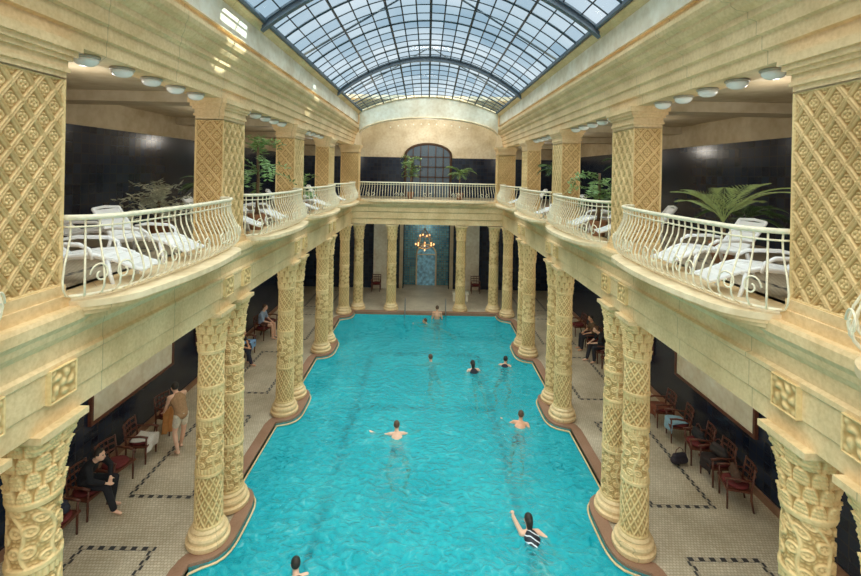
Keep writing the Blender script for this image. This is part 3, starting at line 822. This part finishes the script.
# ------------------------------------------------------------------ people
SK=[flat('skin_light',(.86,.52,.36),.5,0,.08,8),flat('skin_tan',(.76,.39,.23),.5,0,.08,8)]
m_eye=flat('eye_dark',(.02,.015,.01),.2); m_lip=flat('lips',(.45,.14,.12),.5)
HAIR={'dark':flat('hair_dark',(.025,.018,.012),.6,0,.3,60),'brown':flat('hair_brown',(.12,.06,.03),.6,0,.3,60),'grey':flat('hair_grey',(.35,.33,.30),.6,0,.2,60)}
def person(loc,rz,J,label,wear,hair='dark',sk=0,long_hair=False,vox=.012,female=False):
    e=thing('person',label,'person',loc,rz)
    J={k:Vector(v) for k,v in J.items()}
    def two(k,s): 
        if k+('L' if s<0 else 'R') in J: return J[k+('L' if s<0 else 'R')]
        p=J[k]; return Vector((p.x*s,p.y,p.z))
    def torso(g,inf=0,top=True,bottom=True):
        sw=.92 if female else 1
        if bottom: g.chain(J['pelvis'],J['waist'],.115+inf,.10+inf,1.38)
        if top:
            g.chain(J['waist'],J['chest'],.10+inf,.118+inf,1.38*sw)
            g.chain(J['chest'],J['chest'].lerp(J['neck'],.55),.118+inf,.085+inf,1.5*sw)
    g=G(); torso(g)
    up=(J['neck']-J['chest']).normalized()
    hd=J['head']; g.chain(J['neck']-up*.03,hd-Vector((0,0,.06)),.062,.055)
    g.ell(hd,.078,.098,.115); g.ell(hd+Vector((0,.035,-.065)),.055,.062,.055)
    g.chain(hd+Vector((0,.092,.0)),hd+Vector((0,.112,-.03)),.012,.016); g.ell(hd+Vector((0,.075,.03)),.05,.025,.014)
    g.ell(hd+Vector((0,.085,-.058)),.026,.016,.012)
    for s in (-1,1): g.ell(hd+Vector((s*.08,-.005,-.01)),.012,.02,.032)
    for s in (-1,1):
        sh,el,wr=two('sh',s),two('el',s),two('wr',s)
        if female: sh=Vector((sh.x*.93,sh.y,sh.z))
        g.chain(J['neck']-up*.04,sh,.06,.062); g.chain(sh,el,.056,.040); g.chain(el,wr,.040,.026)
        d=(wr-el).normalized(); side=d.cross(Vector((0,0,1)))
        if side.length<.3: side=d.cross(Vector((1,0,0)))
        side.normalize(); nn=d.cross(side).normalized()
        for q in (-.018,0,.018): g.chain(wr,wr+d*.085+side*q*1.3,.019,.016)
        for i,l in enumerate((.065,.078,.072,.055)):
            b=wr+d*.085+side*(i-1.5)*.021; m_=b+d*l*.55; g.chain(b,m_,.0105,.0098); g.chain(m_,m_+(d*.8-nn*.5)*l*.5,.0098,.0085)
        th=wr+d*.03-side*.025; g.chain(th,th+(d*.7-side*.7)*.055,.0125,.0105)
        hp,kn,an,to_=two('hip',s),two('kn',s),two('an',s),two('toe',s)
        g.chain(hp,kn,.088,.056); g.chain(kn,kn.lerp(an,.35),.054,.056); g.chain(kn.lerp(an,.35),an,.056,.036)
        g.chain(an-(to_-an).normalized()*.03+Vector((0,0,-.02)),to_,.036,.026,1.15)
    b=g.to('body',SK[sk],e,fix=False); bake(b,vox)
    h=G(); h.ell(hd+Vector((0,-.018,.028)),.088,.098,.108)
    if long_hair:
        h.chain(hd+Vector((0,-.07,0)),hd+Vector((0,-.10,-.16)),.07,.045,1.1)
    h.ell(hd+Vector((0,-.11 if long_hair else -.05,.02)),.05)
    ho=h.to('hair',HAIR[hair],e,fix=False)
    bake(ho,vox)
    for v in ho.data.vertices:
        r=v.co-hd
        if r.y>.035 and r.z<.055: v.co.y-= (r.y-.035)*.95
    for s in (-1,1):
        G().ell((0,0,0),.011).to('eye',m_eye,e,smooth=True).location=hd+Vector((s*.031,.088,.012))
    G().ell((0,0,0),.024,.009,.007).to('mouth',m_lip,e,smooth=True).location=hd+Vector((0,.099,-.058))
    for nm,col,parts in wear:
        mt=flat('cloth_'+nm,col,.85,0,.15,30)
        if 'stripe' in parts:
            mt,nt,bb=new_mat('striped_cloth'); tc=N(nt,'ShaderNodeTexCoord'); wv=N(nt,'ShaderNodeTexWave'); wv.bands_direction='DIAGONAL'; wv.inputs['Scale'].default_value=3.2
            wv.inputs['Distortion'].default_value=4
            L(nt,tc.outputs['Object'],wv.inputs['Vector']); L(nt,ramp(nt,wv.outputs['Fac'],[(.84,col),(.90,(.75,.82,.86))]),bb.inputs['Base Color'])
        g=G()
        if 'torso' in parts: torso(g,.013)
        if 'top' in parts: torso(g,.015,True,True)
        if 'pelvis' in parts: g.chain(J['pelvis'],J['pelvis'].lerp(J['waist'],.6),.13,.118,1.36)
        for s in (-1,1):
            if 'thigh' in parts or 'brief' in parts:
                hp,kn=two('hip',s),two('kn',s); g.chain(hp,hp.lerp(kn,.5 if 'thigh' in parts else .12),.10,.09 if 'thigh' in parts else .095)
            if 'legs' in parts:
                hp,kn,an=two('hip',s),two('kn',s),two('an',s); g.chain(hp,kn,.103,.078); g.chain(kn,kn.lerp(an,.93),.078,.062)
            if 'sleeve' in parts:
                sh,el,wr=two('sh',s),two('el',s),two('wr',s); g.chain(J['neck']-up*.05,sh,.068,.074); g.chain(sh,el,.074,.055)
                if 'long' in parts: g.chain(el,el.lerp(wr,.9),.055,.042)
            if 'strap' in parts:
                g.chain(J['chest']+Vector((s*.08,-.05,0)),J['neck']+Vector((s*.08,-.02,-.01)),.05,.045)
        o=g.to(nm,mt,e,fix=False); bake(o,vox*1.1)
    return e
def swim(lean=.5,arms='spread',legs='frog'):
    a=lean*1.25
    def tr(l,off=0): return (0,-.04-l*math.sin(a)+off*math.cos(a),-.05-l*math.cos(a)+off*math.sin(a))
    def lx(x,l,off=0): p=tr(l,off); return (x,p[1],p[2])
    J=dict(head=(0,.03,.13),neck=(0,-.04,-.04),chest=tr(.19),waist=tr(.40),pelvis=tr(.54),
      sh=lx(.18,.04),hip=lx(.09,.57))
    if legs=='frog': J.update(kn=lx(.28,.78,-.22),an=lx(.14,.92,-.52),toe=lx(.22,.98,-.62))
    if legs=='tread': J.update(knL=lx(-.16,.86,-.10),anL=lx(-.18,1.04,-.42),toeL=lx(-.19,1.12,-.50),knR=lx(.14,.92,-.06),anR=lx(.15,1.08,-.42),toeR=lx(.16,1.14,-.50))
    if legs=='kick': J.update(knL=lx(-.10,.98,.02),anL=lx(-.11,1.36,-.04),toeL=lx(-.11,1.5,-.06),knR=lx(.11,.96,-.08),anR=lx(.12,1.28,-.26),toeR=lx(.12,1.40,-.30))
    if arms=='spread': J.update(elL=(-.40,-.02,-.12),wrL=(-.60,.06,-.08),elR=(.38,-.04,-.13),wrR=(.56,.08,-.12))
    if arms=='low': J.update(el=(.30,-.10,-.18),wr=(.34,-.32,-.16))
    if arms=='side': J.update(elL=(-.34,-.10,-.15),wrL=(-.46,-.02,-.12),elR=(.28,-.20,-.16),wrR=(.36,-.40,-.14))
    if arms=='crawl': J.update(elL=(-.28,.12,.12),wrL=(-.22,.34,.02),elR=(.32,-.20,-.12),wrR=(.32,-.44,-.12))
    if arms=='fwd': J.update(el=(.24,.24,-.06),wr=(.12,.46,-.02))
    return J
WL=-.11
person((-.72,12.3,WL+.04),.12,swim(.95,'spread','frog'),'person swimming, arms spread, seen from behind, dark swim trunks',[('swim_trunks',(.03,.04,.09),('pelvis','brief'))],'brown',0)
person((2.80,12.9,WL+.07),-.3,swim(.85,'side','tread'),'tanned person wading with bare back, red trunks',[('swim_trunks',(.45,.05,.03),('pelvis','brief'))],'brown',1)
person((1.76,16.3,WL+.07),.2,swim(.85,'low','tread'),'person in a black one-piece swimsuit wading',[('swimsuit',(.012,.012,.02),('torso','brief','strap'))],'dark',0,True,female=True)
person((3.03,16.8,WL+.04),-.3,swim(.8,'side','frog'),'person in a dark swimsuit wading near the rim',[('swimsuit',(.015,.015,.03),('torso','brief','strap'))],'dark',1,female=True)
person((.24,17.0,WL-.02),.3,swim(.6,'spread','frog'),'person swimming breaststroke with arms wide in the middle',[('swimsuit',(.10,.02,.03),('torso','brief'))],'brown',0,female=True)
person((.02,21.2,WL-.03),pi/2,swim(1.0,'fwd','kick'),'person floating low in the water near the far rim',[('swim_trunks',(.05,.05,.1),('pelvis','brief'))],'brown',1)
person((2.15,9.0,WL+.06),.12,swim(.95,'crawl','kick'),'person in a black and white striped swimsuit raising one arm',[('swimsuit',(.012,.015,.025),('torso','brief','strap','stripe'))],'dark',0,True,female=True)
person((-2.2,7.95,WL),.4,swim(.9,'side','kick'),'dark-haired person swimming, only head and shoulders above water',[('swimsuit',(.02,.02,.05),('torso','brief'))],'dark',0)
STAND=dict(pelvis=(0,0,.95),waist=(0,0,1.08),chest=(0,0,1.27),neck=(0,-.01,1.46),head=(0,.02,1.64),sh=(.18,0,1.41),el=(.24,-.02,1.13),wr=(.25,.08,.90),hip=(.09,0,.92),kn=(.10,.02,.50),an=(.10,0,.08),toe=(.11,.15,.035))
person((.58,21.9,-1.25),0,STAND,'person with bare back standing in the water at the far rim',[('swim_trunks',(.5,.10,.04),('pelvis','brief'))],'brown',1)
SIT=dict(pelvis=(0,-.05,.63),waist=(0,-.07,.76),chest=(0,-.04,.94),neck=(0,.02,1.12),head=(0,.08,1.29),sh=(.18,.0,1.06),el=(.25,.08,.80),wr=(.12,.30,.70),hip=(.09,.0,.61),kn=(.13,.42,.58),an=(.12,.46,.09),toe=(.13,.60,.035))
SIT2=dict(SIT,chest=(.01,.04,.92),neck=(.03,.16,1.07),head=(.05,.26,1.19),sh=(.18,.13,1.02),elL=(-.27,.26,.80),elR=(.24,.22,.78),wrL=(-.04,.42,.70),wrR=(.14,.44,.68),knL=(-.18,.42,.58),anL=(-.16,.38,.09),toeL=(-.20,.52,.035),knR=(.10,.44,.58),anR=(.06,.58,.09),toeR=(.07,.72,.035))
BEND=dict(pelvis=(0,-.06,.93),waist=(0,-.01,1.06),chest=(0,.09,1.23),neck=(0,.17,1.38),head=(0,.27,1.51),sh=(.18,.15,1.34),el=(.22,.24,1.07),wr=(.16,.44,.90),hip=(.09,-.06,.91),kn=(.11,.02,.49),anL=(-.1,-.12,.08),anR=(.1,.12,.08),toeL=(-.1,.02,.035),toeR=(.1,.27,.035))
person((-6.75,9.1,0),-pi/2,SIT2,'person in black clothes sitting hunched on an armchair',[('jacket',(.012,.012,.016),('top','sleeve','long')),('trousers',(.015,.015,.02),('legs','pelvis'))],'dark',0)
person((-6.0,11.1,0),1.0,BEND,'standing person in tan sleeveless top and pale shorts holding towel',[('shirt',(.42,.24,.12),('top',)),('shorts',(.75,.66,.52),('thigh','pelvis'))],'dark',0)
person((-6.7,18.6,0),-pi/2,SIT,'person in light shirt sitting by the wall',[('shirt',(.35,.45,.62),('top','sleeve')),('trousers',(.10,.05,.04),('thigh','pelvis'))],'brown',0)
person((-6.7,16.0,0),-pi/2,SIT2,'person in dark clothes sitting by the wall',[('shirt',(.05,.03,.03),('top','sleeve')),('trousers',(.03,.03,.05),('legs','pelvis'))],'dark',1)
person((6.7,18.0,0),pi/2,SIT,'person in brown shirt sitting in an armchair',[('shirt',(.16,.09,.05),('top','sleeve')),('trousers',(.03,.03,.04),('legs','pelvis'))],'dark',1)
person((6.7,16.9,0),pi/2,SIT2,'person in black clothes sitting in an armchair',[('shirt',(.02,.02,.025),('top','sleeve')),('trousers',(.03,.03,.04),('legs','pelvis'))],'brown',0)
g=G(); v=[];f=[];n=12
for j in range(n+1):
    for i in range(n+1):
        u=i/n-.5; w=j/n; v.append((u*.34,.04*math.sin(u*16+w*2),-w*.62))
for j in range(n):
    for i in range(n): a=j*(n+1)+i; f.append((a,a+1,a+n+2,a+n+1))
g.add(v,f); o=g.to('bath_towel',flat('orange_brown_cloth',(.60,.28,.09),.9),smooth=True,org=(0,0,0)); o.location=(-6.43,11.38,.92); o.rotation_euler=(0,0,1.0)
o['label']='orange brown towel held by the standing person'; o['category']='towel'; md=o.modifiers.new('s','SOLIDIFY'); md.thickness=.012
e=thing('stone_bench','low white stone bench behind far columns','bench',(1.9,24.6,0))
g=G().box(-.45,.45,-.2,.2,.38,.45); g.to('seat',m_white,e)
for x in (-.35,.35): G().box(x-.06,x+.06,-.16,.16,0,.38).to('leg',m_white,e)
for s in (-1,1):
    e=thing('pool_handrail','curved steel handrail at the pool rim','handrail',(s*1.0,YF+.15,.03),0,'steel pool handrails')
    G().tube([(0,.0,0),(0,0,.55),(0,-.05,.66),(0,-.18,.72),(0,-.34,.66),(0,-.40,.5),(0,-.42,-.6)],.02,8).to('rail',m_steel,e,smooth=True)
# ------------------------------------------------------------------ camera & light
cam=bpy.data.cameras.new('camera'); co=bpy.data.objects.new('camera',cam); COL.objects.link(co)
cam.sensor_fit='HORIZONTAL'; cam.sensor_width=36; cam.lens=450*36/861
cam.shift_x=.003; cam.shift_y=-(288-172)/861
cam.clip_start=.05
co.matrix_world=Matrix.Translation((0,0,7))@Matrix.Rotation(pi/2,4,'X')@Matrix.Rotation(math.radians(1.1),4,'Z')
S.camera=co
w=bpy.data.worlds.new('world'); S.world=w; w.use_nodes=True
bg=w.node_tree.nodes['Background']; bg.inputs[0].default_value=(.88,.95,1.0,1); bg.inputs[1].default_value=.95
def sun(name,strength,ang,dx,dy,col):
    l=bpy.data.lights.new(name,'SUN'); l.energy=strength; l.angle=math.radians(ang); l.color=col
    o=bpy.data.objects.new(name,l); COL.objects.link(o); o.rotation_euler=Vector((dx,dy,-1)).to_track_quat('-Z','Y').to_euler()
sun('sun_soft',10.5,95,0,.15,(1,.945,.85))
def spot(loc,tgt,e,ang):
    l=bpy.data.lights.new('sun_patch_helper_spot','SPOT'); l.energy=e; l.spot_size=math.radians(ang); l.spot_blend=.2; l.shadow_soft_size=.02; l.color=(1,.96,.85)
    o=bpy.data.objects.new('sun_patch_helper_spot',l); COL.objects.link(o); o.location=loc; o.rotation_euler=(Vector(tgt)-Vector(loc)).to_track_quat('-Z','Y').to_euler()
spot((3,10,16),(-3.6,8.2,9.7),14000,7); spot((3,14,16),(-3.6,14.0,9.2),8000,4)  # spots added above the roof to throw sun patches on the plaster band
def pt(loc,e,r=.15,col=(1,.88,.7)):
    l=bpy.data.lights.new('lamp_and_fill_light','POINT'); l.energy=e; l.shadow_soft_size=r; l.color=col; l.specular_factor=0
    o=bpy.data.objects.new('lamp_and_fill_light',l); COL.objects.link(o); o.location=loc
for s in (-1,1):
    for y in (2,6.6,11.2,15.6,20.2):
        pt((s*5.2,y,7.9),24,.15,(1,.93,.82)); pt((s*5.7,y,3.9),38,.15,(1,.92,.78))  # unseen fill points added to brighten galleries and lower aisles
pt((-.1,24.6,3.0),26,.3,(1,.85,.65)); pt((0,27.3,3.9),18,.2,(.9,.97,1)); pt((0,24.6,9.2),150,.4,(1,.97,.92))  # chandelier light first, then fill points for the niche and far gallery
S.view_settings.view_transform='Standard'
for o in list(COL.objects):
    if '_w' in o: del o['_w']
